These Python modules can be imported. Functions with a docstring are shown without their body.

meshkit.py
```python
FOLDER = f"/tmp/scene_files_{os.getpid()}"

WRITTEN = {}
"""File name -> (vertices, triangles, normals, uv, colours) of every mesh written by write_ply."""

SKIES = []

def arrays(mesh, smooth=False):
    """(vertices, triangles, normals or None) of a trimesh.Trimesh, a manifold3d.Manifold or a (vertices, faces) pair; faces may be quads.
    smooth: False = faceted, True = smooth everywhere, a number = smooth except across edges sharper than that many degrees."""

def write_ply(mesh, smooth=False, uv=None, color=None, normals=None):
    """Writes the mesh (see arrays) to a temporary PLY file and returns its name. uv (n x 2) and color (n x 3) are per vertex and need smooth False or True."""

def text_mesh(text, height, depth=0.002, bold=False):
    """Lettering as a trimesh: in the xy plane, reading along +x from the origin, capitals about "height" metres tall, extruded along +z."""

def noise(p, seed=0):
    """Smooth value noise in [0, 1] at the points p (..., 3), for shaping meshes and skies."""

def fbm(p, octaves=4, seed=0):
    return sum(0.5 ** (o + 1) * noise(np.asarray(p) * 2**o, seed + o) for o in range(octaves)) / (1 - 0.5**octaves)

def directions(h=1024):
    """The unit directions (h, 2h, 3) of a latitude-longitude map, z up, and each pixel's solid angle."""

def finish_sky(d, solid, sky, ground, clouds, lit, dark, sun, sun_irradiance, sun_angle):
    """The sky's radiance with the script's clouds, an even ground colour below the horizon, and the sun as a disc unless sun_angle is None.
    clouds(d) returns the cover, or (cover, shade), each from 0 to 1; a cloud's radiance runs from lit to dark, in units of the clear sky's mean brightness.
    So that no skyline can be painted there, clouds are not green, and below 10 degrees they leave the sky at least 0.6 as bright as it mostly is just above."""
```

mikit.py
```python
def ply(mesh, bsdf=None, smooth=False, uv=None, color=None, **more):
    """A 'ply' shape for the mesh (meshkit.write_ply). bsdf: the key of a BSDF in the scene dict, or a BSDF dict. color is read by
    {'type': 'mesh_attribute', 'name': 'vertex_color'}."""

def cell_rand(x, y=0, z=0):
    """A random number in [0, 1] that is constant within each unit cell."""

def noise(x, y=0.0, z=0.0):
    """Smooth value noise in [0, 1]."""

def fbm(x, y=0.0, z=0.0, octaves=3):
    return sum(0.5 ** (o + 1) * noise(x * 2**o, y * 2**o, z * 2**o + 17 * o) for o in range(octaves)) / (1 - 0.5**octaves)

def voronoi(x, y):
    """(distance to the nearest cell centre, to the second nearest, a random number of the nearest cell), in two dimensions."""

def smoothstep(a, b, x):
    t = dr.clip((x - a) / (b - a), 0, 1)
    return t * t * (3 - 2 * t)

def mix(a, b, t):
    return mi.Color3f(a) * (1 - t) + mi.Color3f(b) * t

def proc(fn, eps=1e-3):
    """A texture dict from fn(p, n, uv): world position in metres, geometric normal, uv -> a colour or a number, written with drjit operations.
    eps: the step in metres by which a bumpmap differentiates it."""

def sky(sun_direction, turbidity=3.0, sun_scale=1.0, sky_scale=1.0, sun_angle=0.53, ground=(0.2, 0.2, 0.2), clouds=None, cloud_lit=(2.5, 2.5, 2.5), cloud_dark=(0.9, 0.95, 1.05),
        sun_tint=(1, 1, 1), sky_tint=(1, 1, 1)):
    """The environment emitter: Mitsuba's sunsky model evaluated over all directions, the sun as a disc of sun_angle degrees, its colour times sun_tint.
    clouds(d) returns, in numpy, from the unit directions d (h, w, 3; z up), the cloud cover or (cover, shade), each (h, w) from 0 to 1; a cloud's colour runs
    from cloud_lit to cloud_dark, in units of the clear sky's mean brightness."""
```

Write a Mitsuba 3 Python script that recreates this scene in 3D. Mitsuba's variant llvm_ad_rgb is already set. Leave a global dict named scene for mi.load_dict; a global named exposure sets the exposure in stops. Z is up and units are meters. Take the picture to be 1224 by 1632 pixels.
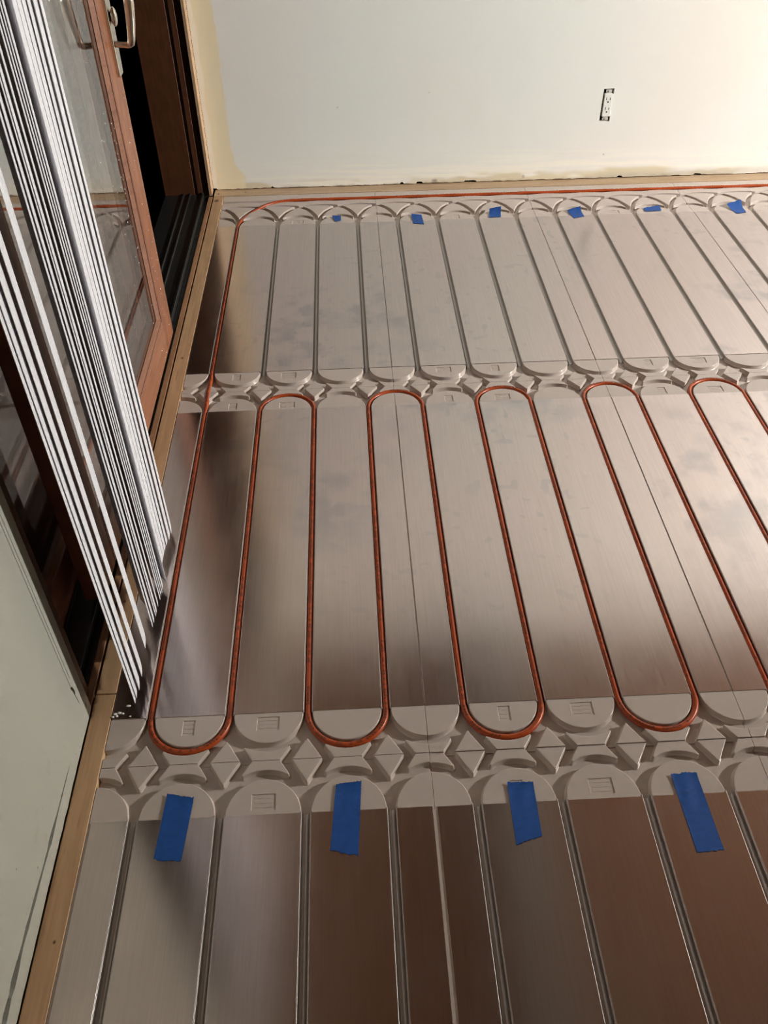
import math, random
import numpy as np
import trimesh
import mitsuba as mi
import drjit as dr
import mikit, meshkit
from shapely.geometry import Polygon, box as sbox, Point, LineString
from shapely import affinity
from shapely.ops import unary_union

T = mi.ScalarTransform4f
scene, labels = {}, {}
exposure = 0.08

# ---------------------------------------------------------------- camera
CAM = np.array([0.57626, -0.77755, 1.42980])
UP = np.array([0.041061, 0.675796, 0.735944])
FWD = np.array([0.026578, 0.735566, -0.676931])
scene['camera'] = {
    'type': 'perspective', 'fov_axis': 'x',
    'fov': 2 * math.degrees(math.atan(612 / 1384.225)),
    'near_clip': 0.02, 'far_clip': 100.0,
    'to_world': T().look_at(origin=CAM.tolist(), target=(CAM + FWD).tolist(), up=UP.tolist())}

# ---------------------------------------------------------------- light (lamp bodies are built at the end)
LAMP_POS = (5.6, 0.75, 1.9)
LAMP_AIM = (0.9, 2.757, 0.65)
LAMP_RADIANCE = (3300.0, 3330.0, 3170.0)
FILL_LAMP_POS = (2.2, -2.6, 2.36)  # dim fill source added behind the camera
FILL_LAMP_RADIANCE = (0.8, 0.7, 0.58)

# ---------------------------------------------------------------- materials
def rgb(*c):
    return {'type': 'rgb', 'value': list(c)}

def mat(key, base, rough=0.5, **kw):
    scene[key] = {'type': 'twosided', 'bsdf': {'type': 'principled', 'base_color': base if isinstance(base, dict) else rgb(*base),
                                               'roughness': rough, **kw}}
    return key

N, F, SS, MIX = mikit.noise, mikit.fbm, mikit.smoothstep, mikit.mix

def alu_color(p, n, uv):
    fine = N(p.x * 900, p.y * 25) * 0.5 + N(p.x * 350, p.y * 9) * 0.5
    c = MIX((.55, .475, .458), (.61, .532, .515), fine)
    wx, wy = p.x + .03 * F(p.x * 22, p.y * 22, 1, 3), p.y + .03 * F(p.x * 22 + 9, p.y * 22, 2, 3)
    smudge = SS(0.44, 0.80, F(wx * 13 + 3, wy * 13, 0, 4)) * SS(0.42, 0.72, F(p.x * 2.1, p.y * 2.3 + 9, 0, 2))
    dots = SS(0.76, 0.90, N(wx * 44, wy * 44, 5)) * SS(0.52, 0.75, N(p.x * 3, p.y * 3, 8))
    return MIX(c, (.38, .365, .385), dr.clip(smudge * .62 + dots * .3, 0, 1) * SS(-.1, .9, p.y))

def alu_rough(p, n, uv):
    return 0.125 + 0.07 * F(p.x * 14, p.y * 7, 2, 3) + 0.05 * N(p.x * 700, p.y * 20)

scene['aluminum'] = {'type': 'twosided', 'bsdf': {'type': 'principled', 'base_color': mikit.proc(alu_color), 'metallic': 1.0,
                                                  'roughness': mikit.proc(alu_rough)}}
mat('channel_metal', (.44, .40, .378), .38, metallic=0.95)
mat('foam', (.44, .368, .328), .22, specular=.5)
mat('foam_core', (.66, .63, .60), .8)

def tube_color(p, n, uv):
    L = uv.x
    base = MIX((.30, .044, .009), (.39, .066, .015), F(L * 14, uv.y * 4, 0, 3))
    cell = mikit.cell_rand(L / 0.0065)
    blk = mikit.cell_rand(L / 0.052, 3)
    f = L / 0.0065 - dr.floor(L / 0.0065)
    a = dr.abs(uv.y - 0.25)
    ink = dr.select((cell > 0.30) & (blk > 0.30) & (f < 0.72) & (a < 0.085), 1.0, 0.0)
    holes = N(L * 900, uv.y * 90)
    ink = ink * SS(0.25, 0.55, holes)
    return MIX(base, (.035, .018, .012), ink * 0.85)

scene['tube_mat'] = {'type': 'twosided', 'bsdf': {'type': 'principled', 'base_color': mikit.proc(tube_color), 'roughness': 0.34, 'specular': .35}}

def wood_fn(c0, c1, dark, sx, sy, knots=()):
    def fn(p, n, uv):
        a, b = p.x * sx[0] + p.y * sx[1] + p.z * sx[2], p.x * sy[0] + p.y * sy[1] + p.z * sy[2]
        w = F(a + 3 * N(b * .3, a * .2), b, p.z * 20, 4)
        g = N(a * 5, b * .7, 3)
        c = MIX(c0, c1, SS(.25, .75, w * .7 + g * .3))
        c = MIX(c, dark, SS(.66, .9, F(a * 1.3 + 7, b * 1.2, 1, 3)) * .55)
        for kx, ky, kr in knots:
            d = dr.sqrt(dr.square((p.x - kx) * 1.3) + dr.square(p.y - ky)) / kr
            c = MIX(c, (.09, .045, .02), 1 - SS(.25, 1.0, d + .3 * N(p.x * 300, p.y * 300)))
        return c
    return fn

mat('strip_wood', mikit.proc(wood_fn((.45, .275, .15), (.37, .215, .112), (.23, .13, .065), (60, 0, 0), (0, 9, 0),
    ((.055, 1.50, .010), (.050, 2.655, .022), (.045, .86, .006), (.062, -.20, .005), (.05, .52, .007)))), .62)
mat('strip_wood_back', mikit.proc(wood_fn((.44, .31, .20), (.36, .245, .15), (.22, .14, .08), (0, 60, 0), (9, 0, 0),
    ((.16, 2.73, .007), (.052, 2.72, .010)))), .62)
mat('door_wood', mikit.proc(wood_fn((.20, .075, .036), (.155, .055, .026), (.10, .034, .017), (0, 55, 0), (0, 0, 7))), .38)
mat('door_wood_rail', mikit.proc(wood_fn((.225, .092, .05), (.18, .07, .037), (.115, .045, .023), (0, 0, 60), (0, 8, 0))), .38)
mat('jamb_wood', mikit.proc(wood_fn((.075, .024, .009), (.058, .018, .006), (.04, .012, .005), (70, 0, 0), (0, 0, 6))), .45)
mat('jamb_tan', mikit.proc(wood_fn((.42, .27, .16), (.34, .21, .12), (.22, .13, .07), (70, 0, 0), (0, 0, 6))), .55)
mat('nosing_wood', mikit.proc(wood_fn((.33, .17, .085), (.27, .13, .065), (.14, .06, .03), (60, 0, 0), (0, 8, 0))), .5)
mat('black_metal', (.012, .012, .012), .35, specular=.5)
mat('dark_gasket', (.018, .018, .022), .4)
mat('silver', (.70, .66, .58), .18, metallic=1.0)

def back_wall(p, n, uv):
    big = F(p.x * 1.6, p.z * 1.6, 2, 3)
    c = MIX((.80, .81, .76), (.83, .79, .745), SS(.35, .7, big))
    c = MIX(c, (.84, .765, .68), SS(.5, .78, F(p.x * 2.6 + 7, p.z * 2.2, 4, 3)) * .55 * SS(1.5, 2.1, p.x))
    # horizontal brush strokes low on the wall
    low = 1 - SS(.03, .20, p.z + .05 * N(p.x * 5, 1.0))
    stroke = F(p.x * 4, p.z * 95, 7, 3)
    c = MIX(c, MIX((.92, .86, .74), (.84, .80, .745), SS(.35, .65, stroke)), low * .8)
    # old yellowed band that was behind a baseboard / casing
    yl = (1 - SS(.035, .065, p.z + .035 * F(p.x * 9, 3.0, 1, 3))) * SS(.42, .6, F(p.x * 5.3, p.z * 20, 3, 3))
    yl = dr.maximum(yl, (1 - SS(.05, .068, p.z + .02 * F(p.x * 12, 3.0, 1, 2))) * SS(1.60, 1.66, p.x) * (1 - SS(1.86, 1.95, p.x)))
    c = MIX(c, (.62, .52, .34), yl * .75)
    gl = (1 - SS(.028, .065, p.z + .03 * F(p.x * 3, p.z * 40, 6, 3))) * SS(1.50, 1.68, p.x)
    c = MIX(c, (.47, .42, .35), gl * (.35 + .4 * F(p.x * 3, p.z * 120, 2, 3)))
    edge = p.x - .105 - .035 * (1 - SS(.05, .12, p.z)) - .018 * N(p.z * 9, 2.0) - .006 * N(p.z * 40, 3.0)
    c = MIX(c, MIX((.84, .70, .44), (.87, .76, .53), F(p.x * 30, p.z * 3, 1, 2)), (1 - SS(-.004, .010, edge)) * .85)
    c = MIX(c, (.86, .80, .68), (1 - SS(.050, .062, p.x + .012 * N(p.z * 12, 8.0))) * .8)
    grime = (1 - SS(.004, .022, p.z + .012 * F(p.x * 30, 5.0, 2, 3)))
    c = MIX(c, (.36, .29, .20), grime * .7 * SS(.3, .6, N(p.x * 14, 6.0)))
    blot = (1 - SS(.0, .022, dr.sqrt(dr.square(p.x - .935) * 1.2 + dr.square((p.z - .012) * 1.4)) + .006 * N(p.x * 120, p.z * 120)))
    c = MIX(c, (.17, .13, .09), blot * .85)
    for bx_, bz_, br in ((.55, .31, .0035), (.905, .355, .003), (1.30, .02, .008), (1.62, .10, .004)):
        d = dr.sqrt(dr.square(p.x - bx_) + dr.square(p.z - bz_)) / br
        c = MIX(c, (.45, .40, .34), (1 - SS(.5, 1.0, d)) * .7)
    return c

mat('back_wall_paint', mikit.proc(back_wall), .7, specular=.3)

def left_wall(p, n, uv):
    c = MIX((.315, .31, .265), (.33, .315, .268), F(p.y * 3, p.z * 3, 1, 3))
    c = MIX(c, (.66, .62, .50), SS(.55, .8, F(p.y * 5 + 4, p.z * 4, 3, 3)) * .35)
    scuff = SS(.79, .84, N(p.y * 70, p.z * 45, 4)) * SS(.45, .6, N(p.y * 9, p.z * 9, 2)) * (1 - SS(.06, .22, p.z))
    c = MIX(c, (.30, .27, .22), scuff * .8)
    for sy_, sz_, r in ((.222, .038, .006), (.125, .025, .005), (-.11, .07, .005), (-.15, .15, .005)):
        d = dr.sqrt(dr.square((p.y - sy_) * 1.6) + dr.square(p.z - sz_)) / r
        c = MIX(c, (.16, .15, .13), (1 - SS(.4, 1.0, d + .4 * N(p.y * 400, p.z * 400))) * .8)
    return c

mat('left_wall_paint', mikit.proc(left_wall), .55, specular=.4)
mat('plain_wall', (.60, .56, .50), .8)
mat('wall_core', (.035, .022, .014), .9)

def subfloor(p, n, uv):
    return MIX((.42, .30, .18), (.33, .23, .13), F(p.x * 4, p.y * 40, 1, 4))
mat('plywood', mikit.proc(subfloor), .75)

def ceil_fn(p, n, uv):
    return MIX((.165, .075, .032), (.13, .056, .023), F(p.x * 45, p.y * 2.5, mikit.cell_rand(p.x / .14) * 50, 4))
mat('ceiling_wood', mikit.proc(ceil_fn), .5)
mat('beam_paint', (.19, .19, .175), .6)

def vane_fn(p, n, uv):
    return mi.Color3f(.80, .79, .775) * (0.97 + .03 * N(p.x * 300, p.y * 300, p.z * 2))
mat('vane_pvc', (.58, .575, .60), .38, specular=.45)
mat('rail_white', (.78, .77, .74), .4)

def tape_fn(p, n, uv):
    return MIX((.006, .050, .215), (.009, .070, .29), F(p.x * 120, p.y * 160, p.z * 90, 3))
mat('blue_tape_mat', mikit.proc(tape_fn), .55, specular=.35)
mat('tape_back', (.02, .16, .52), .5)
mat('outlet_white', (.86, .84, .79), .3)
mat('outlet_dark', (.02, .018, .015), .5)
mat('yoke_metal', (.62, .60, .55), .45, metallic=.3)
mat('box_dark', (.05, .045, .04), .7)
mat('lamp_housing', (.30, .22, .03), .4)
mat('night_deck', (.03, .022, .016), .8)
mat('fleck_white', (.75, .73, .70), .7)
scene['pane_glass'] = {'type': 'thindielectric', 'int_ior': 1.52}
scene['brown_cap'] = {'type': 'twosided', 'bsdf': {'type': 'diffuse', 'reflectance': rgb(.05, .03, .02)}}

# ---------------------------------------------------------------- helpers
taken = {}
def numbered(name):
    k = taken.get(name, 0)
    taken[name] = k + 1
    return name if k == 0 else f'{name}_{k:03d}'

def put(name, mesh, m, parent=None, smooth=False, uv=None, shape=None):
    key = numbered(name if parent is None else f'{parent}__{name}')
    scene[key] = dict(shape) if shape is not None else mikit.ply(mesh, m, smooth, uv)
    return key

def tag(key, label=None, cat=None, group=None, kind=None):
    d = labels.setdefault(key, {})
    for k, v in (('label', label), ('category', cat), ('group', group), ('kind', kind)):
        if v:
            d[k] = v
    return key

def thing(name, label, cat, group=None, kind=None):
    return tag(numbered(name), label, cat, group, kind)

def bx(x0, x1, y0, y1, z0, z1, bevel=0.0):
    """A box, its edges chamfered by bevel."""
    if bevel <= 0:
        b = trimesh.creation.box((x1 - x0, y1 - y0, z1 - z0))
        b.apply_translation(((x0 + x1) / 2, (y0 + y1) / 2, (z0 + z1) / 2))
        return b
    pts = []
    for sx in (0, 1):
        for sy in (0, 1):
            for sz in (0, 1):
                p = np.array([(x0, x1)[sx], (y0, y1)[sy], (z0, z1)[sz]])
                d = np.array([1 - 2 * sx, 1 - 2 * sy, 1 - 2 * sz]) * bevel
                for k in range(3):
                    q = p + d
                    q[k] = p[k]
                    pts.append(q)
    return trimesh.convex.convex_hull(np.array(pts))

def cat(*ms):
    return trimesh.util.concatenate([m for m in ms if m is not None])

def extrude(poly, z0, z1):
    m = trimesh.creation.extrude_polygon(poly, z1 - z0, engine='earcut')
    m.apply_translation((0, 0, z0))
    return m

def to_yz(m, x0):
    """Polygon plane (a, b), height h -> y = a, z = b, x = x0 + h."""
    v = m.vertices
    m.vertices = np.stack([v[:, 2] + x0, v[:, 0], v[:, 1]], 1)
    return m

def to_xz(m, y0):
    v = m.vertices.copy()
    m.vertices = np.stack([v[:, 0], v[:, 2] * -1 + y0, v[:, 1]], 1)
    return m

def sweep(path, rad, sides=12, closed_caps=True, vscale=None):
    """Tube along path with uv (length, angle fraction); 0.25 is the top."""
    p = np.asarray(path, float)
    t = np.gradient(p, axis=0)
    t /= np.linalg.norm(t, axis=1, keepdims=True)
    up = np.array([0, 0, 1.0])
    side = np.cross(t, up)
    ln = np.linalg.norm(side, axis=1, keepdims=True)
    side = np.where(ln > 1e-6, side / np.maximum(ln, 1e-9), [1, 0, 0])
    u2 = np.cross(side, t)
    a = np.arange(sides + 1) / sides * 2 * math.pi
    r = np.broadcast_to(np.asarray(rad, float), (len(p),))
    ring = p[:, None] + r[:, None, None] * (np.cos(a)[None, :, None] * side[:, None] + np.sin(a)[None, :, None] * u2[:, None])
    L = np.r_[0, np.cumsum(np.linalg.norm(np.diff(p, axis=0), axis=1))]
    uv = np.stack([np.repeat(L, sides + 1), np.tile(a / (2 * math.pi), len(p))], 1)
    n, k = len(p), sides + 1
    i, j = np.meshgrid(np.arange(n - 1), np.arange(sides), indexing='ij')
    b = (i * k + j).ravel()
    f = np.vstack([np.stack([b, b + 1, b + k + 1], 1), np.stack([b, b + k + 1, b + k], 1)])
    v = ring.reshape(-1, 3)
    if closed_caps:
        v = np.vstack([v, p[0], p[-1]])
        uv = np.vstack([uv, [0, .6], [L[-1], .6]])
        c0, c1 = len(v) - 2, len(v) - 1
        j = np.arange(sides)
        f = np.vstack([f, np.stack([j + 1, j, j * 0 + c0], 1), np.stack([(n - 1) * k + j, (n - 1) * k + j + 1, j * 0 + c1], 1)])
    return (v, f[:, ::-1]), uv

def resample(ring, step):
    ls = LineString(ring)
    pts = [np.asarray(ring[0])]
    for a, b in zip(ring[:-1], ring[1:]):
        a, b = np.asarray(a), np.asarray(b)
        n = max(1, int(np.ceil(np.linalg.norm(b - a) / step)))
        for q in range(1, n + 1):
            pts.append(a + (b - a) * q / n)
    return np.array(pts[:-1])

def moulded(poly, top, bottom, r=0.0016, draft=0.0012, step=0.0035, pocket=None, cuts=None):
    """A raised foam island with a rounded top edge and slightly drafted walls; pocket: a sunken rectangle in its top."""
    out = []
    for g in getattr(poly, 'geoms', [poly]):
        if g.area < 2e-5:
            continue
        ring = resample(np.array(g.simplify(0.00012).exterior.coords), step)
        if Polygon(ring).exterior.is_ccw is False:
            ring = ring[::-1]
        n = len(ring)
        d1 = ring - np.roll(ring, 1, 0)
        d2 = np.roll(ring, -1, 0) - ring
        d1 /= np.linalg.norm(d1, axis=1, keepdims=True)
        d2 /= np.linalg.norm(d2, axis=1, keepdims=True)
        n1, n2 = np.stack([d1[:, 1], -d1[:, 0]], 1), np.stack([d2[:, 1], -d2[:, 0]], 1)
        m = n1 + n2
        m /= np.maximum(np.sum(m * n1, 1, keepdims=True), 0.5)
        levels = ([(.0045, bottom), (.0026, bottom + .0011), (.0012, bottom + .0034), (.0004, bottom + .0075)] if draft > 0 else [(0.0, bottom)])
        levels += [(-r * (1 - math.cos(a)), top - r * (1 - math.sin(a))) for a in np.radians([0, 22.5, 45, 67.5, 90])]
        flat = np.zeros((n, 1), bool)                # edges where the panel was cut stay square
        if cuts is not None:
            x0c, x1c, v1c = cuts
            flat = ((np.abs(ring[:, 0] - x0c) < 2e-5) | (np.abs(ring[:, 0] - x1c) < 2e-5) | (np.abs(ring[:, 1] - v1c) < 2e-5))[:, None]
        rings = [ring + m * np.where(flat, min(o, 0) * .15, o) for o, _ in levels]
        V = np.vstack([np.c_[q, np.full(n, z)] for q, (_, z) in zip(rings, levels)])
        f = []
        i = np.arange(n)
        j = (i + 1) % n
        for k in range(len(levels) - 1):
            a, b, c, d = k * n + i, k * n + j, (k + 1) * n + j, (k + 1) * n + i
            f += [np.stack([a, b, c], 1), np.stack([a, c, d], 1)]
        sides = trimesh.Trimesh(V, np.vstack(f), process=False)
        capp = Polygon(rings[-1])
        if not capp.is_valid:
            capp = capp.buffer(0)
        pk = pocket if (pocket is not None and capp.contains(pocket)) else None
        if pk is not None:
            capp = capp.difference(pk)
        for cg in getattr(capp, 'geoms', [capp]):
            cv, cf = trimesh.creation.triangulate_polygon(cg, engine='earcut')
            cm = trimesh.Trimesh(np.c_[cv, np.full(len(cv), top)], cf, process=False)
            if cm.face_normals[:, 2].mean() < 0:
                cm.invert()
            out.append(cm)
        if pk is not None:
            x0, y0, x1, y1 = pk.bounds
            h = .0016
            c = np.array([(x0, y0), (x1, y0), (x1, y1), (x0, y1)])
            e = np.array([(1, 1), (-1, 1), (-1, -1), (1, -1)]) * .0009
            V = np.vstack([np.c_[c, np.full(4, top)], np.c_[c + e, np.full(4, top - h)]])
            f = []
            for a in range(4):
                b = (a + 1) % 4
                f += [(a, a + 4, b + 4), (a, b + 4, b)]
            f += [(4, 6, 5), (4, 7, 6)]
            pm = trimesh.Trimesh(V, np.array(f), process=False)
            pm.fix_normals()
            if pm.face_normals[-1][2] < 0:
                pm.invert()
            out.append(pm)
            w, hh = x1 - x0, y1 - y0
            rows = 3
            for q in range(rows):           # worn, unreadable embossing
                yy = y0 + hh * (q + .75) / (rows + .5)
                out.append(bx(x0 + w * .12, x1 - w * .12, yy - hh * .05, yy + hh * .05, top - h - .0002, top - h + .0006))
        out.append(sides)
    return out

# ---------------------------------------------------------------- floor panels
S = 0.1524                       # track spacing
TOP, PIT, BOT = -0.0011, -0.0143, -0.0254
YA, YB, YC, YD, YE = 0.0, 0.21328, 1.21714, 1.41097, 2.41273
SEAM1, SEAM2, FAR_END, NEAR_END = 0.1090, 1.3140, 2.6965, -1.1000
X0 = S / 2                       # left edge of the first panel
GW = 0.0086                      # half width of a groove in foam
R_OUT, R_IN = S / 2 + .0090, S / 2 - .0088

def diamond(cx, cv, hw, hv, sag=.0012):
    """Four gently hollow sides."""
    c = [(cx + hw, cv), (cx, cv + hv), (cx - hw, cv), (cx, cv - hv)]
    return Polygon(c)

def soften(p, r):
    return p.buffer(r, 8).buffer(-2 * r, 8).buffer(r, 8)

def end_shapes(h, extended=0.0):
    """Islands of one panel end in (x, v): v = 0 at the metal edge, h at the panel's end."""
    W = 4 * S
    isl = []
    for k in range(5):                              # half discs between tracks; the panel's edges cut the first and last
        c = k * S
        body = unary_union([sbox(c - R_IN, -.006, c + R_IN, 0), Point(c, 0).buffer(R_IN, 24).intersection(sbox(c - 1, 0, c + 1, 1))])
        isl.append(('disc', k, body))
    if not extended:
        dz = [diamond((k + .5) * S, h, .0285, .0455) for k in range(4)]
        for p in dz:
            isl.append(('diamond', 0, soften(p, .0016)))
        flank = [diamond((k + .5) * S, h, .0500, .0775) for k in range(-1, 5)]
        cut = unary_union(flank + [Point(k * S, 0).buffer(R_OUT, 24) for k in range(5)] + [sbox(-1, -1, 2, .03)])
        bow = sbox(-.2, 0, W + .2, h).difference(cut)
        for g in getattr(bow, 'geoms', [bow]):
            isl.append(('bow', 0, soften(g, .0022)))
    else:
        # the far end: flank grooves arch over to their neighbours and meet a wavy cross groove, then the straight groove by the wall
        arch = [(.0, .030), (.003, .050), (.013, .080), (.030, .119), (.047, .1415), (.0620, .1550), (S / 2, .1635)]
        grooves = []
        for k in range(-1, 5):
            cx = (k + .5) * S
            for sg in (-1, 1):
                grooves.append(LineString([(cx + sg * a, b) for a, b in arch]).buffer(.0080, 8))
        xs = np.linspace(-.09, W + .09, 260)
        wave = .1655 + .0125 * np.abs(np.sin(math.pi * xs / S)) ** .9
        grooves.append(LineString(list(zip(xs, wave))).buffer(.0058, 8))
        grooves += [Point(k * S, 0).buffer(R_OUT, 24) for k in range(-1, 6)] + [sbox(-1, -1, 2, .03)]
        trench = .2254
        farw = trench - .0066 - .0062 * (.5 + .5 * np.cos(2 * math.pi * xs / S)) ** 1.3
        body = Polygon([(-.09, .0), (W + .09, .0)] + list(zip(xs[::-1], farw[::-1]))).difference(unary_union(grooves))
        for g in getattr(body, 'geoms', [body]):
            isl.append(('bow', 0, soften(g, .0012)))
        isl.append(('strip', 0, sbox(-.09, trench + .0078, W + .09, extended)))
    return isl

def build_foam(row, flip):
    """One foam body: slab, moulded ends, plain ribs under the metal. Local x from 0, world y."""
    y0, y1 = dict(front=(NEAR_END, SEAM1), middle=(SEAM1, SEAM2), far=(SEAM2, FAR_END))[row]
    W = 4 * S
    g = .00035
    parts = [bx(g, W - g, y0 + g, y1 - g, BOT, PIT)]
    ends = dict(front=[(YA, 1, SEAM1 - YA, 0)],
                middle=[(YB, -1, YB - SEAM1, 0), (YC, 1, SEAM2 - YC, 0)],
                far=[(YD, -1, YD - SEAM2, 0), (YE, 1, FAR_END - YE, FAR_END - YE)])[row]
    pk = {1: (.024, .034), 2: (.044, .030)}
    if flip:
        pk = {1: (.044, .030), 2: (.024, .034)}
    for ye, sg, h, ext in ends:
        scale = 1.0 if ext else h / .1045
        clip = sbox(g, -.01, W - g, (h if not ext else ext) - g)
        for kind, k, p in end_shapes(.1045, ext):
            if not ext:
                p = affinity.scale(p, 1, scale, origin=(0, 0))
            p = p.intersection(clip)
            if p.is_empty:
                continue
            pocket = None
            if kind == 'disc' and k in pk and not (ext and k == 1):
                w, hh = pk[k]
                v0 = .009 * scale
                pocket = sbox(k * S - w / 2, v0, k * S + w / 2, v0 + hh * scale)
            ms = moulded(p, TOP, PIT - .001, pocket=pocket, cuts=(g, W - g, (h if not ext else ext) - g))
            for m in ms:
                v = m.vertices.copy()
                v[:, 1] = ye + sg * v[:, 1]
                m.vertices = v
                if sg < 0:
                    m.invert()
                parts.append(m)
    ribs = dict(front=(NEAR_END + g, YA - .004), middle=(YB + .004, YC - .004), far=(YD + .004, YE - .004))[row]
    for k in range(5):
        a, b = max(.00008, k * S - S / 2 + .0078), min(W - .00008, k * S + S / 2 - .0078)
        parts.append(bx(a, b, ribs[0], ribs[1], PIT - .001, TOP))
    return cat(*parts)

def channel_mesh(y0, y1):
    """Bent metal lining of a track, open at the top, around local x = 0."""
    r = .0067
    prof = [(.0092, -.0002), (.0080, .0), (.0073, -.0008), (r, -.0030), (r, -.0071)]
    prof += [(r * math.cos(a), -.0071 + r * math.sin(a)) for a in np.radians([-20, -45, -70, -90])]
    prof = prof + [(-x, z) for x, z in prof[-2::-1]]
    P = np.array(prof)
    n = len(P)
    V = np.vstack([np.c_[P[:, 0], np.full(n, y0), P[:, 1]], np.c_[P[:, 0], np.full(n, y1), P[:, 1]]])
    f = [(i, i + n, i + 1 + n, i + 1) for i in range(n - 1)]
    return (V, np.array(f))

metal_span = dict(front=(NEAR_END + .10, YA), middle=(YB, YC), far=(YD, YE))
ROWNAME = dict(front='front row', middle='middle row of tube loops', far='far row')
ORD = ['leftmost', 'second from left', 'third from left', 'fourth from left', 'fifth from left']
COUNT = dict(front=2, middle=3, far=4)
EXTRA = 1
SEAMGAP = dict(front=.0042, middle=.0014, far=.0013)
random.seed(3)
for row in ('front', 'middle', 'far'):
    foam_ply = {fl: mikit.ply(build_foam(row, fl), 'foam', 30) for fl in (False, True)}
    my0, my1 = metal_span[row]
    chan = mikit.ply(channel_mesh(my0 - .0035, my1 + .0035), 'channel_metal', True)
    full = mikit.ply(bx(-S / 2 + .0090, S / 2 - .0090, my0, my1, -.0010, .0, .0003), 'aluminum')
    half_l = mikit.ply(bx(SEAMGAP[row], S / 2 - .0090, my0, my1, -.0010, .0, .0003), 'aluminum')
    half_r = mikit.ply(bx(-S / 2 + .0090, -SEAMGAP[row], my0, my1, -.0010, .0, .0003), 'aluminum')
    for i in range(COUNT[row] + EXTRA):
        t = thing('insulation_panel', f'{ORD[i]} foam panel with aluminum plates in the {ROWNAME[row]}', 'insulation panel',
                  'foam floor heating panels')
        dz = -.0022 if (row == 'front' and i >= 1) else 0.0
        M = T().translate([X0 + i * 4 * S, 0, dz])
        put('foam_body', None, None, t, shape={**foam_ply[row == 'far' and i == 1], 'to_world': M})
        for k in range(5):
            src = half_l if k == 0 else half_r if k == 4 else full
            tilt = random.uniform(-.35, .35)
            MM = T().translate([X0 + i * 4 * S + k * S, 0, dz + .0004]).rotate([0, 1, 0], tilt * (.4 if k in (0, 4) else 1) * .35)
            put('aluminum_plate', None, None, t, shape={**src, 'to_world': MM})
        for k in range(4):
            put('track_channel', None, None, t, shape={**chan, 'to_world': T().translate([X0 + i * 4 * S + (k + .5) * S, 0, dz])})

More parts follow.
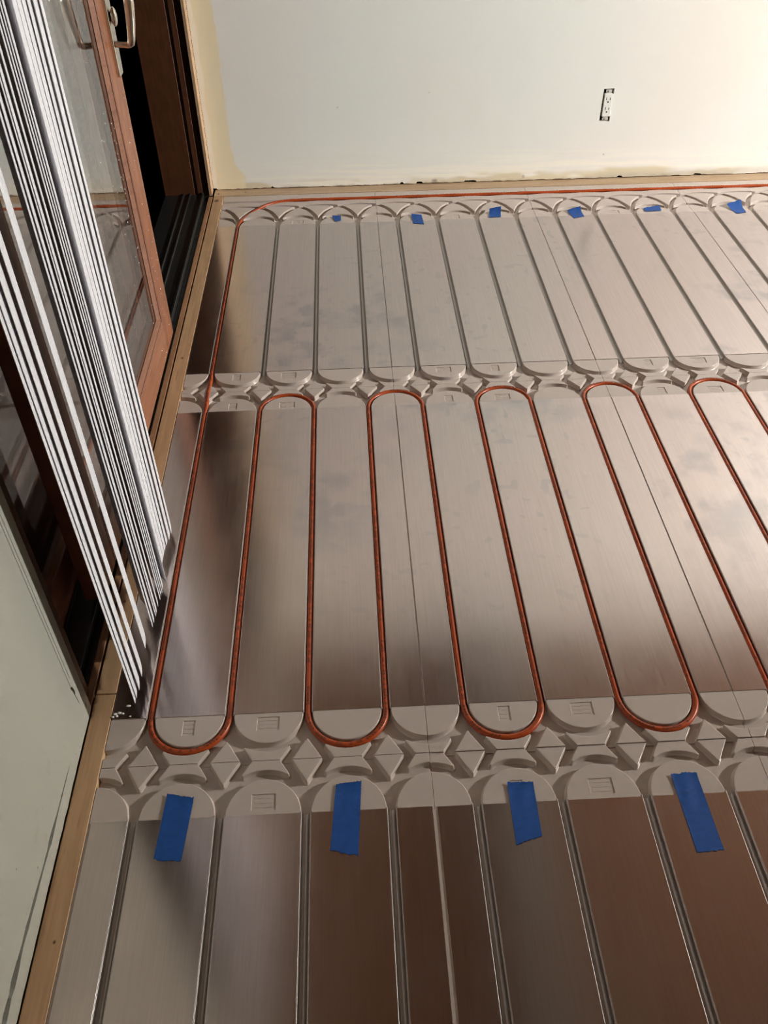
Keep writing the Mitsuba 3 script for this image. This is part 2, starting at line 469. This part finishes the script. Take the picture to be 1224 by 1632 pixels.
# ---------------------------------------------------------------- orange tube
RT = .00605
def tube_path():
    z = -RT - .0010
    pts = []
    def line(a, b, step=.02):
        a, b = np.array(a), np.array(b)
        n = max(2, int(np.linalg.norm(b - a) / step))
        for q in range(n):
            pts.append(a + (b - a) * q / n)
    def uturn(xa, xb, y, sg):
        c, r = (xa + xb) / 2, S / 2
        for q in range(24):
            a = math.pi * q / 24
            pts.append(np.array([c - r * math.cos(a), y + sg * r * math.sin(a)]))
    xs = np.linspace(2.52, .46, 130)
    for x in xs:
        pts.append(np.array([x, 2.6385 - .0012 * math.cos(2 * math.pi * x / S)]))
    ctrl = [(.46, 2.6388), (.40, 2.6388), (.345, 2.636), (.303, 2.628), (.262, 2.607), (.225, 2.572), (.193, 2.535), (.168, 2.49), (.1555, 2.45), (.1524, 2.41)]
    from scipy.interpolate import CubicSpline
    c = np.array(ctrl)
    u = np.r_[0, np.cumsum(np.linalg.norm(np.diff(c, axis=0), axis=1))]
    cs = CubicSpline(u, c)
    for q in np.linspace(0, u[-1], 50)[1:]:
        pts.append(cs(q))
    col = 1
    line((S, YE - .012), (S, YB))
    down = True
    while col < 14:
        if down:
            uturn(col * S, (col + 1) * S, YB, -1)
            line(((col + 1) * S, YB), ((col + 1) * S, YC))
        else:
            uturn(col * S, (col + 1) * S, YC, 1)
            line(((col + 1) * S, YC), ((col + 1) * S, YB))
        down = not down
        col += 1
    P = np.array(pts)
    Z = np.full(len(P), z)
    # over the two seams of the first track, and over the uneven islands in the corner, it rides a little higher
    Z += .0035 * np.exp(-((P[:, 1] - SEAM2) / .06) ** 2) * (np.abs(P[:, 0] - S) < .01)
    Z += .0068 * np.clip((P[:, 1] - 2.53) / .06, 0, 1) ** 1.0
    return np.c_[P, Z]
tm, tuv = sweep(tube_path(), RT, 14)
tag(put('heating_tube', tm, 'tube_mat', smooth=True, uv=tuv), 'long orange-brown plastic heating tube looping through the floor tracks', 'tube')

# ---------------------------------------------------------------- room shell
XW, YW, ZC = 0.034, 2.757, 3.0
def structure(name, mesh, m, label=None, smooth=False):
    k = put(name, mesh, m, smooth=smooth)
    tag(k, label, None, None, 'structure')
    return k

structure('floor', bx(-.10, 6.2, -3.4, 2.80, -.045, BOT), 'plywood', 'plywood subfloor under the panels')
# back wall: drywall with a hole for the outlet and a ragged lower edge
rng = np.random.RandomState(5)
xs = np.arange(.029, 6.2, .006)
rag = .0035 + .0030 * meshkit.noise(np.c_[xs * 55, xs * 0, xs * 0]) + .006 * (meshkit.noise(np.c_[xs * 30, xs * 0 + 3, xs * 0]) > .86)
lower = list(zip(xs, rag))
HX0, HX1, HZ0, HZ1 = 1.5830, 1.6225, .230, .350
hole = Polygon([(HX0 - .001, HZ0), (HX1, HZ0 - .001), (HX1 + .001, HZ1 + .001), (HX0, HZ1)])
wallp = Polygon(lower + [(6.2, ZC), (.029, ZC)]).difference(hole)
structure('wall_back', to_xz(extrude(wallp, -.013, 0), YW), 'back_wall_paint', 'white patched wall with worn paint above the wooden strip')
bk = put('wall_core', bx(.0, 6.2, YW + .05, YW + .06, -.03, ZC), 'wall_core', 'wall_back')
# left wall: drywall near the camera, cut by a long ragged crack above its foot, header over the door
DY0, DY1, DZ1 = .241, 2.735, 2.06
ys = np.linspace(-1.6, .088, 120)
mid = np.interp(ys, [-1.6, -.6, -.33, -.22, -.075, .088], [.045, .05, .052, .054, .046, .043])
wid = .0042 * np.interp(ys, [-1.6, -.32, -.30, -.20, -.05, .06, .088], [1.5, 2.2, 2.0, 1.2, 1.35, .7, .1]) * (.55 + .9 * meshkit.noise(np.c_[ys * 60, ys * 0, ys * 0]))
crack = Polygon(list(zip(ys, mid + wid)) + list(zip(ys[::-1], (mid - wid)[::-1])))
bead = [sbox(.2075, .142, .2087, DZ1), sbox(.1985, .125, .1998, DZ1)]
bead = [affinity.skew(b, 0, 0) for b in bead]
gash = [Polygon([(.196, .128), (.2045, .124), (.208, .107), (.2045, .098), (.2015, .103), (.200, .116)]),
        Polygon([(.2015, .100), (.2035, .099), (.2065, .068), (.2055, .066)]),
        Polygon([(.2255, .044), (.2285, .040), (.2268, .029), (.2240, .030)])]
base = [(-3.4, .004)] + [(y, .0035 + .003 * float(meshkit.noise([y * 70, 1, 2]))) for y in np.linspace(-1.6, DY0 - .004, 90)] + [(DY0, .010)]
wl = Polygon(base + [(DY0, DZ1), (DY1, DZ1), (DY1, ZC), (-3.4, ZC)])
for c_ in [crack] + bead + gash:
    wl = wl.difference(c_.buffer(0))
wl = max(wl.geoms, key=lambda g: g.area) if hasattr(wl, 'geoms') else wl
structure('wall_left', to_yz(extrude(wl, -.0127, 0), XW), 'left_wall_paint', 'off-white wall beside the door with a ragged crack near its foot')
put('wall_core', bx(XW - .11, XW - .030, -3.4, DY0 - .002, -.03, ZC), 'wall_core', 'wall_left')
put('wall_core', bx(XW - .11, XW - .0145, DY0 - .002, DY1, DZ1 + .002, ZC), 'wall_core', 'wall_left')
structure('wall_right', bx(6.2, 6.3, -3.4, 2.80, -.03, ZC), 'plain_wall', 'plain wall out of the frame')
structure('wall_rear', bx(-.1, 6.2, -3.5, -3.4, -.03, ZC), 'plain_wall', 'plain wall behind the camera')
cl = structure('ceiling', bx(-.1, 6.2, -3.4, 2.82, ZC + .014, ZC + .05), 'ceiling_wood', 'brown board ceiling')
plank = mikit.ply(bx(.002, .138, -3.4, 2.82, ZC, ZC + .013, .003), 'ceiling_wood')
for i in range(45):
    put('plank', None, None, cl, shape={**plank, 'to_world': T().translate([-.06 + i * .14, 0, 0])})
put('beam', bx(1.22, 1.50, -3.4, 2.80, ZC - .12, ZC, .006), 'beam_paint', cl)

# wood strips that pack the panels against the walls
wb = [-.0005]
t = put('wood_strip', bx(XW + .0008, X0 - .0012, .2760, 2.6960, BOT, .0006, .0012), 'strip_wood')
tag(t, 'long narrow knotty wood strip on the floor along the door sill', 'wood strip', 'wood strips around the panels')
t = put('wood_strip', bx(XW + .0005, X0 - .0008, -1.6, .2742, BOT, .0002, .0012), 'strip_wood')
tag(t, 'narrow wood strip at the foot of the cracked white wall', 'wood strip', 'wood strips around the panels')
t = put('wood_strip', bx(XW + .0008, 6.2, 2.6980, YW + .012, BOT, .0010, .0010), 'strip_wood_back')
tag(t, 'narrow wood strip along the foot of the back wall', 'wood strip', 'wood strips around the panels')

# ---------------------------------------------------------------- patio door
door = thing('door_1', 'patio door opening with brown wooden frame and black threshold', None, None, 'structure')
put('near_jamb', bx(-.125, .020, DY0 + .0015, DY0 + .045, -.03, DZ1, .002), 'jamb_wood', door)
put('head_jamb', bx(-.125, .026, DY0 + .002, DY1, DZ1 - .045, DZ1 - .001, .002), 'jamb_wood', door)
J = YW - .052
put('far_jamb', bx(-.16, -.0400, J, J + .05, -.03, DZ1 - .046, .001), 'jamb_wood', door)
put('far_jamb', bx(-.0285, -.0085, J + .002, J + .05, -.03, DZ1 - .046, .001), 'jamb_wood', door)
put('gasket', bx(-.0400, -.0290, J + .010, J + .05, -.03, DZ1 - .046), 'dark_gasket', door)
put('gasket', bx(-.0085, .0165, J + .018, J + .05, -.03, DZ1 - .046), 'brown_cap', door)
put('casing_edge', bx(.0168, .0285, J - .003, J + .05, .0015, DZ1 - .001, .001), 'jamb_tan', door)
# threshold
th = put('threshold', cat(bx(-.16, -.004, DY0 + .046, J - .001, -.04, .008, .0015), bx(-.010, -.003, DY0 + .046, J - .001, .0, .016, .001),
                          bx(-.062, -.056, DY0 + .046, J - .001, .0, .014, .001), bx(-.088, -.082, DY0 + .046, J - .001, .0, .014, .001),
                          bx(-.003, .0125, DY0 + .046, J - .001, -.04, -.006, .001)), 'black_metal', door)
put('sill_nosing', bx(.0132, .0310, DY0 + .003, J - .004, -.03, -.0006, .002), 'nosing_wood', door)

# fixed light, further out
def sash(root, xa, xb, y0, y1, z0, z1, st, rb, rt, glass_x, room_face):
    """Frame of stiles and rails with a bevelled inner edge, panes between."""
    bev = .012
    for (a, b, nm) in ((y0, y0 + st, 'stile'), (y1 - st, y1, 'stile')):
        inner = b if nm and a == y0 else a
        prof = [(xa, a), (xb, a), (xb, b), (xa, b)]
        m = bx(xa, xb, a, b, z0, z1, .0025)
        put('stile', m, 'door_wood', root)
    put('bottom_rail', bx(xa, xb, y0 + st, y1 - st, z0, z0 + rb, .0025), 'door_wood_rail', root)
    put('top_rail', bx(xa, xb, y0 + st, y1 - st, z1 - rt, z1, .0025), 'door_wood_rail', root)
    # sloped glazing bead all round
    for s_ in (1,):
        a0, a1, c0, c1 = y0 + st, y1 - st, z0 + rb, z1 - rt
        o = np.array([(a0, c0), (a1, c0), (a1, c1), (a0, c1)])
        i_ = np.array([(a0 + bev, c0 + bev), (a1 - bev, c0 + bev), (a1 - bev, c1 - bev), (a0 + bev, c1 - bev)])
        V = np.vstack([np.c_[np.full(4, xb - .004), o], np.c_[np.full(4, glass_x + .0012), i_], np.c_[np.full(4, glass_x + .0012), o]])
        f = []
        for k in range(4):
            n = (k + 1) % 4
            f += [(k, n, n + 4), (k, n + 4, k + 4), (k + 4, n + 4, n + 8), (k + 4, n + 8, k + 8)]
        put('glazing_bead', trimesh.Trimesh(V, np.array(f), process=False), 'door_wood_rail', root)
    for gx in (glass_x, glass_x - .014):
        V = np.array([(gx, y0 + st - .01, z0 + rb - .01), (gx, y1 - st + .01, z0 + rb - .01), (gx, y1 - st + .01, z1 - rt + .01), (gx, y0 + st - .01, z1 - rt + .01)])
        put('glass_pane', trimesh.Trimesh(V, np.array([(0, 1, 2), (0, 2, 3)]), process=False), 'pane_glass', root)

fx = thing('fixed_door_panel', 'brown framed fixed glass panel behind the vertical blinds', 'door')
sash(fx, -.098, -.064, DY0 + .046, 1.598, .0085, DZ1 - .046, .095, .105, .09, -.078, 1)
sd = thing('sliding_door_panel', 'brown wooden sliding glass door standing half open beside the vertical blinds', 'door')
SY0, SY1 = .500, 1.602
sash(sd, -.024, .021, SY0, SY1, .031, DZ1 - .047, .112, .102, .10, .006, 1)
# roller feet of the sliding sash reach the track
put('roller', cat(bx(-.009, -.004, SY0 + .1, SY0 + .16, .0155, .033), bx(-.009, -.004, SY1 - .16, SY1 - .10, .0155, .033)), 'black_metal', sd)
# handle: tapered plate on the stile, curved pull, thumb turn
hp = Polygon([(1.556, .775), (1.594, .775), (1.597, .80), (1.599, .90), (1.597, 1.03), (1.590, 1.045), (1.560, 1.045), (1.553, 1.03), (1.551, .90), (1.553, .80)]).buffer(-.004).buffer(.004)
pm = cat(*moulded(hp, .0285, .0208, r=.003, draft=.0, step=.006))
pm = to_yz(pm, 0)
hd = put('handle_plate', pm, 'silver', sd, smooth=40)
pull = [(.0280, 1.566, .848), (.046, 1.566, .846), (.060, 1.566, .845), (.067, 1.566, .849), (.070, 1.566, .860)]
pull += [(.070 + .010 * math.sin(math.pi * q / 16), 1.566, .860 + .20 * q / 16) for q in range(1, 17)]
pull += [(.067, 1.566, 1.071), (.060, 1.566, 1.075), (.028, 1.566, 1.072)]
pr = np.array([.0075, .0075, .0085, .0095, .0095] + [.0095 + .003 * math.sin(math.pi * q / 16) for q in range(1, 17)] + [.0095, .0085, .0075])
(pv, pf), _ = sweep(pull, pr, 12)
put('pull', (pv, pf), 'silver', hd, smooth=40)
lv = trimesh.creation.icosphere(2)
lv.apply_scale([.008, .014, .022]); lv.apply_translation([.036, 1.575, .905])
put('thumb_latch', lv, 'silver', hd, smooth=True)
# dried paint specks along the lead stile and glass edge
rng = np.random.RandomState(11)
sp = []
for k in range(85):
    z = rng.uniform(.03, .75); y = SY1 - .10 - abs(rng.normal(0, .075)) - .012
    if k % 3 == 0:
        y = SY1 - rng.uniform(.01, .11)
    on_glass = (y < SY1 - .126) and z > .15
    x = .0066 if on_glass else .0214
    if not on_glass and not (y > SY1 - .11 or z < .128):
        continue
    s_ = trimesh.creation.icosphere(1, radius=rng.uniform(.0007, .0018))
    s_.apply_scale([.4, 1, 1]); s_.apply_translation([x, y, z])
    sp.append(s_)
k = put('paint_speck', cat(*sp), 'fleck_white', sd)
tag(k, 'white dried specks of paint', kind='stuff')

# ---------------------------------------------------------------- vertical blinds
vb = thing('vertical_blind', 'white vertical blind with its vanes pulled to one side of the glass door', 'blind')
VH0, VH1 = .030, 2.000
def vane_mesh(tip, yaw, turn=36.0, width=.089, z0=VH0, z1=VH1):
    """Curved vane seen from above: starts at tip, heading (yaw - turn/2) degrees left of +y, bending left to yaw + turn/2."""
    n = 14
    ang = np.radians(np.linspace(yaw - turn / 2, yaw + turn / 2, n))
    step = width / (n - 1)
    am = (ang[:-1] + ang[1:]) / 2
    P = np.array(tip) + np.vstack([[0, 0], np.cumsum(np.c_[-np.sin(am), np.cos(am)] * step, 0)])
    nrm = np.c_[np.cos(ang), np.sin(ang)] * .0004
    loop = np.vstack([P + nrm, (P - nrm)[::-1]])
    # short chamfered lower corner at the tip, as the vanes have
    m = len(loop)
    zb = np.full(m, z0)
    V = np.vstack([np.c_[loop, zb], np.c_[loop, np.full(m, z1)]])
    f = []
    for i in range(m):
        j = (i + 1) % m
        f += [(i, j, j + m), (i, j + m, i + m)]
    for i in range(n - 1):
        f += [(i, 2 * n - 1 - i, i + 1), (i + 1, 2 * n - 1 - i, 2 * n - 2 - i)]
        f += [(m + i, m + i + 1, m + 2 * n - 1 - i), (m + i + 1, m + 2 * n - 2 - i, m + 2 * n - 1 - i)]
    mesh = trimesh.Trimesh(V, np.array(f), process=False)
    mesh.fix_normals()
    return mesh
vanes = [((.1265, .227), 23), ((.1270, .240), 22.5), ((.129, .259), 22.5), ((.129, .291), 23), ((.1245, .362), 20),
         ((.1315, .417), 25), ((.1325, .429), 24), ((.1340, .446), 26), ((.1345, .454), 25), ((.135, .474), 27),
         ((.1365, .493), 25), ((.1372, .503), 26), ((.1378, .513), 26), ((.1384, .522), 26), ((.144, .545), 58),
         ((.1250, .602), 16), ((.1250, .622), 16), ((.1255, .642), 16), ((.1275, .660), 17), ((.1310, .677), 17), ((.133, .700), 22)]
for tip, yaw in vanes:
    put('vane', vane_mesh(tip, yaw), 'vane_pvc', vb, smooth=35)
put('head_rail', bx(.070, .118, .24, 2.70, VH1 + .001, VH1 + .045, .003), 'rail_white', vb)
put('bracket', cat(bx(XW + .0005, .110, .30, .33, VH1 + .0455, VH1 + .049), bx(XW + .0005, XW + .004, .30, .33, VH1 + .0455, VH1 + .10)), 'yoke_metal', vb)
put('bracket', cat(bx(XW + .0005, .110, 2.55, 2.58, VH1 + .0455, VH1 + .049), bx(XW + .0005, XW + .004, 2.55, 2.58, VH1 + .0455, VH1 + .10)), 'yoke_metal', vb)

# ---------------------------------------------------------------- outlet without its cover plate
ot = thing('power_outlet', 'white duplex outlet without a cover plate set in the back wall', 'outlet')
ox, oz, oy = 1.6025, .290, YW
put('wall_box', cat(bx(HX0 - .004, HX1 + .004, oy + .045, oy + .049, HZ0 - .004, HZ1 + .004), bx(HX0 - .006, HX0 - .003, oy + .0135, oy + .045, HZ0 - .004, HZ1 + .004),
                    bx(HX1 + .003, HX1 + .006, oy + .0135, oy + .045, HZ0 - .004, HZ1 + .004), bx(HX0 - .004, HX1 + .004, oy + .0135, oy + .045, HZ0 - .006, HZ0 - .003),
                    bx(HX0 - .004, HX1 + .004, oy + .0135, oy + .045, HZ1 + .003, HZ1 + .006)), 'box_dark', ot)
yk = put('mounting_strap', cat(bx(ox - .008, ox + .012, oy + .001, oy + .0025, HZ0 + .004, HZ1 - .003, .0004), bx(ox - .0105, ox + .0135, oy + .0012, oy + .0024, HZ1 - .0125, HZ1 - .003, .0004),
                               bx(ox - .0105, ox + .0135, oy + .0012, oy + .0024, HZ0 + .003, HZ0 + .0125, .0004)), 'yoke_metal', ot)
fc = put('outlet_face', bx(ox - .0145, ox + .0185, oy - .004, oy + .012, .2480, .3330, .0015), 'outlet_white', ot)
for c_ in (.3085, .2715):
    put('slot', bx(ox - .0062, ox - .0037, oy - .0046, oy - .0038, c_ + .002, c_ + .0120), 'outlet_dark', fc)
    put('slot', bx(ox + .0077, ox + .0102, oy - .0046, oy - .0038, c_ + .002, c_ + .0110), 'outlet_dark', fc)
    g_ = trimesh.creation.cylinder(.0032, .0008, sections=16)
    g_.apply_transform(trimesh.transformations.rotation_matrix(math.pi / 2, [1, 0, 0])); g_.apply_translation((ox + .002, oy - .0042, c_ - .0055))
    put('ground_hole', g_, 'outlet_dark', fc)
for zs in (HZ1 - .009, HZ0 + .009):
    g_ = trimesh.creation.cylinder(.0034, .003, sections=16)
    g_.apply_transform(trimesh.transformations.rotation_matrix(math.pi / 2, [1, 0, 0])); g_.apply_translation((ox + .002, oy - .0002, zs))
    put('screw', g_, 'yoke_metal', ot)

# ---------------------------------------------------------------- painter's tape
def tape(corners, label, group, lift=(), seed=0, z=.0012, curl=None):
    """corners: far-left, far-right, near-right, near-left on the floor. curl: (h_far_left, h_far_right, fold) lifts the far end."""
    c = np.array(corners, float)
    nu, nv = 14, 18
    rs = np.random.RandomState(seed)
    V = []
    torn0, torn1 = rs.uniform(-1, 1, nu + 1) * .0016, rs.uniform(-1, 1, nu + 1) * .0016
    for j in range(nv + 1):
        for i in range(nu + 1):
            u, v = i / nu, j / nv                     # v = 0 at the far end
            a = c[0] + (c[1] - c[0]) * u
            b = c[3] + (c[2] - c[3]) * u
            q = a + (b - a) * v
            d = (b - a) / np.linalg.norm(b - a)
            if j == 0: q = q + d * torn0[i]
            if j == nv: q = q + d * torn1[i]
            h = z + .0004 * math.sin(9 * u + 5 * v + seed) * (v < .5)
            if curl and v < curl[2]:
                w = (curl[2] - v) / curl[2]
                h += (curl[0] + (curl[1] - curl[0]) * u) * w ** 1.6
            V.append((q[0], q[1], h))
    V = np.array(V)
    off = np.array([0, 0, .00025])
    n = (nu + 1)
    f = []
    for j in range(nv):
        for i in range(nu):
            a = j * n + i
            f += [(a, a + n, a + n + 1), (a, a + n + 1, a + 1)]
    f = np.array(f)
    k = len(V)
    edge = [i for i in range(n)] + [j * n + nu for j in range(1, nv + 1)] + [nv * n + i for i in range(nu - 1, -1, -1)] + [j * n for j in range(nv - 1, 0, -1)]
    g = []
    for a, b in zip(edge, edge[1:] + edge[:1]):
        g += [(a, b, b + k), (a, b + k, a + k)]
    m = trimesh.Trimesh(np.vstack([V + off, V]), np.vstack([f, f[:, ::-1] + k, np.array(g)]), process=False)
    m.fix_normals()
    key = put('tape_piece', m, 'blue_tape_mat', smooth=40)
    tag(key, label, 'tape', group)

NG, FG = 'blue tape over the front panel edge', 'small blue tapes by the back wall'
near = [([(.207, .049), (.256, .038), (.247, -.078), (.200, -.073)], 'leftmost'),
        ([(.511, .051), (.557, .053), (.548, -.085), (.500, -.072)], 'second from left'),
        ([(.821, .039), (.868, .037), (.866, -.066), (.819, -.078)], 'third from left'),
        ([(1.121, .040), (1.168, .040), (1.170, -.106), (1.123, -.109)], 'rightmost')]
for i, (c, w) in enumerate(near):
    dz = -.0018 if i >= 2 else 0
    tape(c, f'blue painter\'s tape strip, {w} of the four long strips on the front panels', NG, seed=i, z=.0012 + dz, curl=(.0, .005, .14) if i == 1 else (.001, .002, .10))
far = [([(.512, 2.474), (.545, 2.472), (.547, 2.434), (.524, 2.424)], 'tiny blue tape scrap, leftmost of the row near the back wall', (.003, .002, .5)),
       ([(.818, 2.462), (.857, 2.454), (.861, 2.376), (.819, 2.388)], 'square blue tape piece, second from left in the row near the back wall', (.004, .003, .4)),
       ([(1.122, 2.470), (1.166, 2.470), (1.159, 2.419), (1.113, 2.418)], 'blue tape piece with its end folded up, third from left near the back wall', (.012, .020, .5)),
       ([(1.421, 2.452), (1.474, 2.462), (1.478, 2.402), (1.435, 2.387)], 'blue tape piece with a lifted corner, fourth from left near the back wall', (.004, .014, .45)),
       ([(1.721, 2.455), (1.790, 2.476), (1.785, 2.430), (1.721, 2.428)], 'flat blue tape piece, fifth from left near the back wall', (.002, .001, .3)),
       ([(2.044, 2.448), (2.104, 2.466), (2.103, 2.392), (2.063, 2.381)], 'blue tape piece curling up, rightmost near the back wall', (.010, .018, .55))]
for i, (c, l, cu) in enumerate(far):
    tape(c, l, FG, seed=20 + i, z=.0014, curl=cu)

# small plaster crumbs on the metal by the foot of the blind
rng = np.random.RandomState(4)
cr = []
for (x, y) in ((.082, .2255), (.090, .228), (.097, .2262), (.086, .221), (.112, .219), (.079, .219), (.105, .2435)):
    s_ = trimesh.creation.icosphere(1, radius=rng.uniform(.0012, .0026))
    s_.apply_scale([rng.uniform(1, 2), 1, .5]); s_.apply_translation((x, y, .0014))
    cr.append(s_)
tag(put('plaster_crumbs', cat(*cr), 'fleck_white'), 'white plaster crumbs on the metal plate by the wood strip', 'debris', None, 'stuff')

# ---------------------------------------------------------------- work lamp and added fill lamp (outside the frame)
def aim(pos, target):
    return T().look_at(origin=list(pos), target=list(target), up=[0, 0, 1])
wl_ = thing('work_lamp', 'work lamp on a stand, out of the frame to the right', 'lamp')
M = aim(LAMP_POS, LAMP_AIM)
bowl = trimesh.creation.revolve(np.array([(.0, -.25), (.10, -.245), (.14, -.18), (.16, .0), (.163, .0), (.143, -.183), (.10, -.253), (.0, -.258)]), sections=40)
scene[wl_ + '__reflector'] = {**mikit.ply(bowl, 'lamp_housing', 40), 'to_world': M}
scene[wl_ + '__bulb'] = {'type': 'disk', 'to_world': M @ T().translate([0, 0, -.2144]).scale(.114), 'emitter': {'type': 'area', 'radiance': rgb(*LAMP_RADIANCE)}}
stand, _ = sweep([(LAMP_POS[0] + .18, LAMP_POS[1] - .06, BOT + .0005), (LAMP_POS[0] + .18, LAMP_POS[1] - .06, 1.0), (LAMP_POS[0] + .16, LAMP_POS[1] - .05, LAMP_POS[2])], .014, 10)
scene[wl_ + '__stand'] = mikit.ply(stand, 'lamp_housing', 40)
rl = thing('added_fill_lamp', 'added dome lamp for ambient fill behind the camera, out of the frame', 'lamp')  # unseen lamp, added only to lift the ambient light of the room
dome = trimesh.creation.icosphere(3, radius=.14)
dome.apply_scale([1, 1, .4]); dome.apply_translation(FILL_LAMP_POS)
scene[rl + '__shade'] = {**mikit.ply(dome, 'rail_white', True), 'emitter': {'type': 'area', 'radiance': rgb(*FILL_LAMP_RADIANCE)}}

# dark deck outside the door
structure('ground', bx(-4, -.17, -1, 5, -.16, -.10), 'night_deck', 'dark deck outside the door at night')
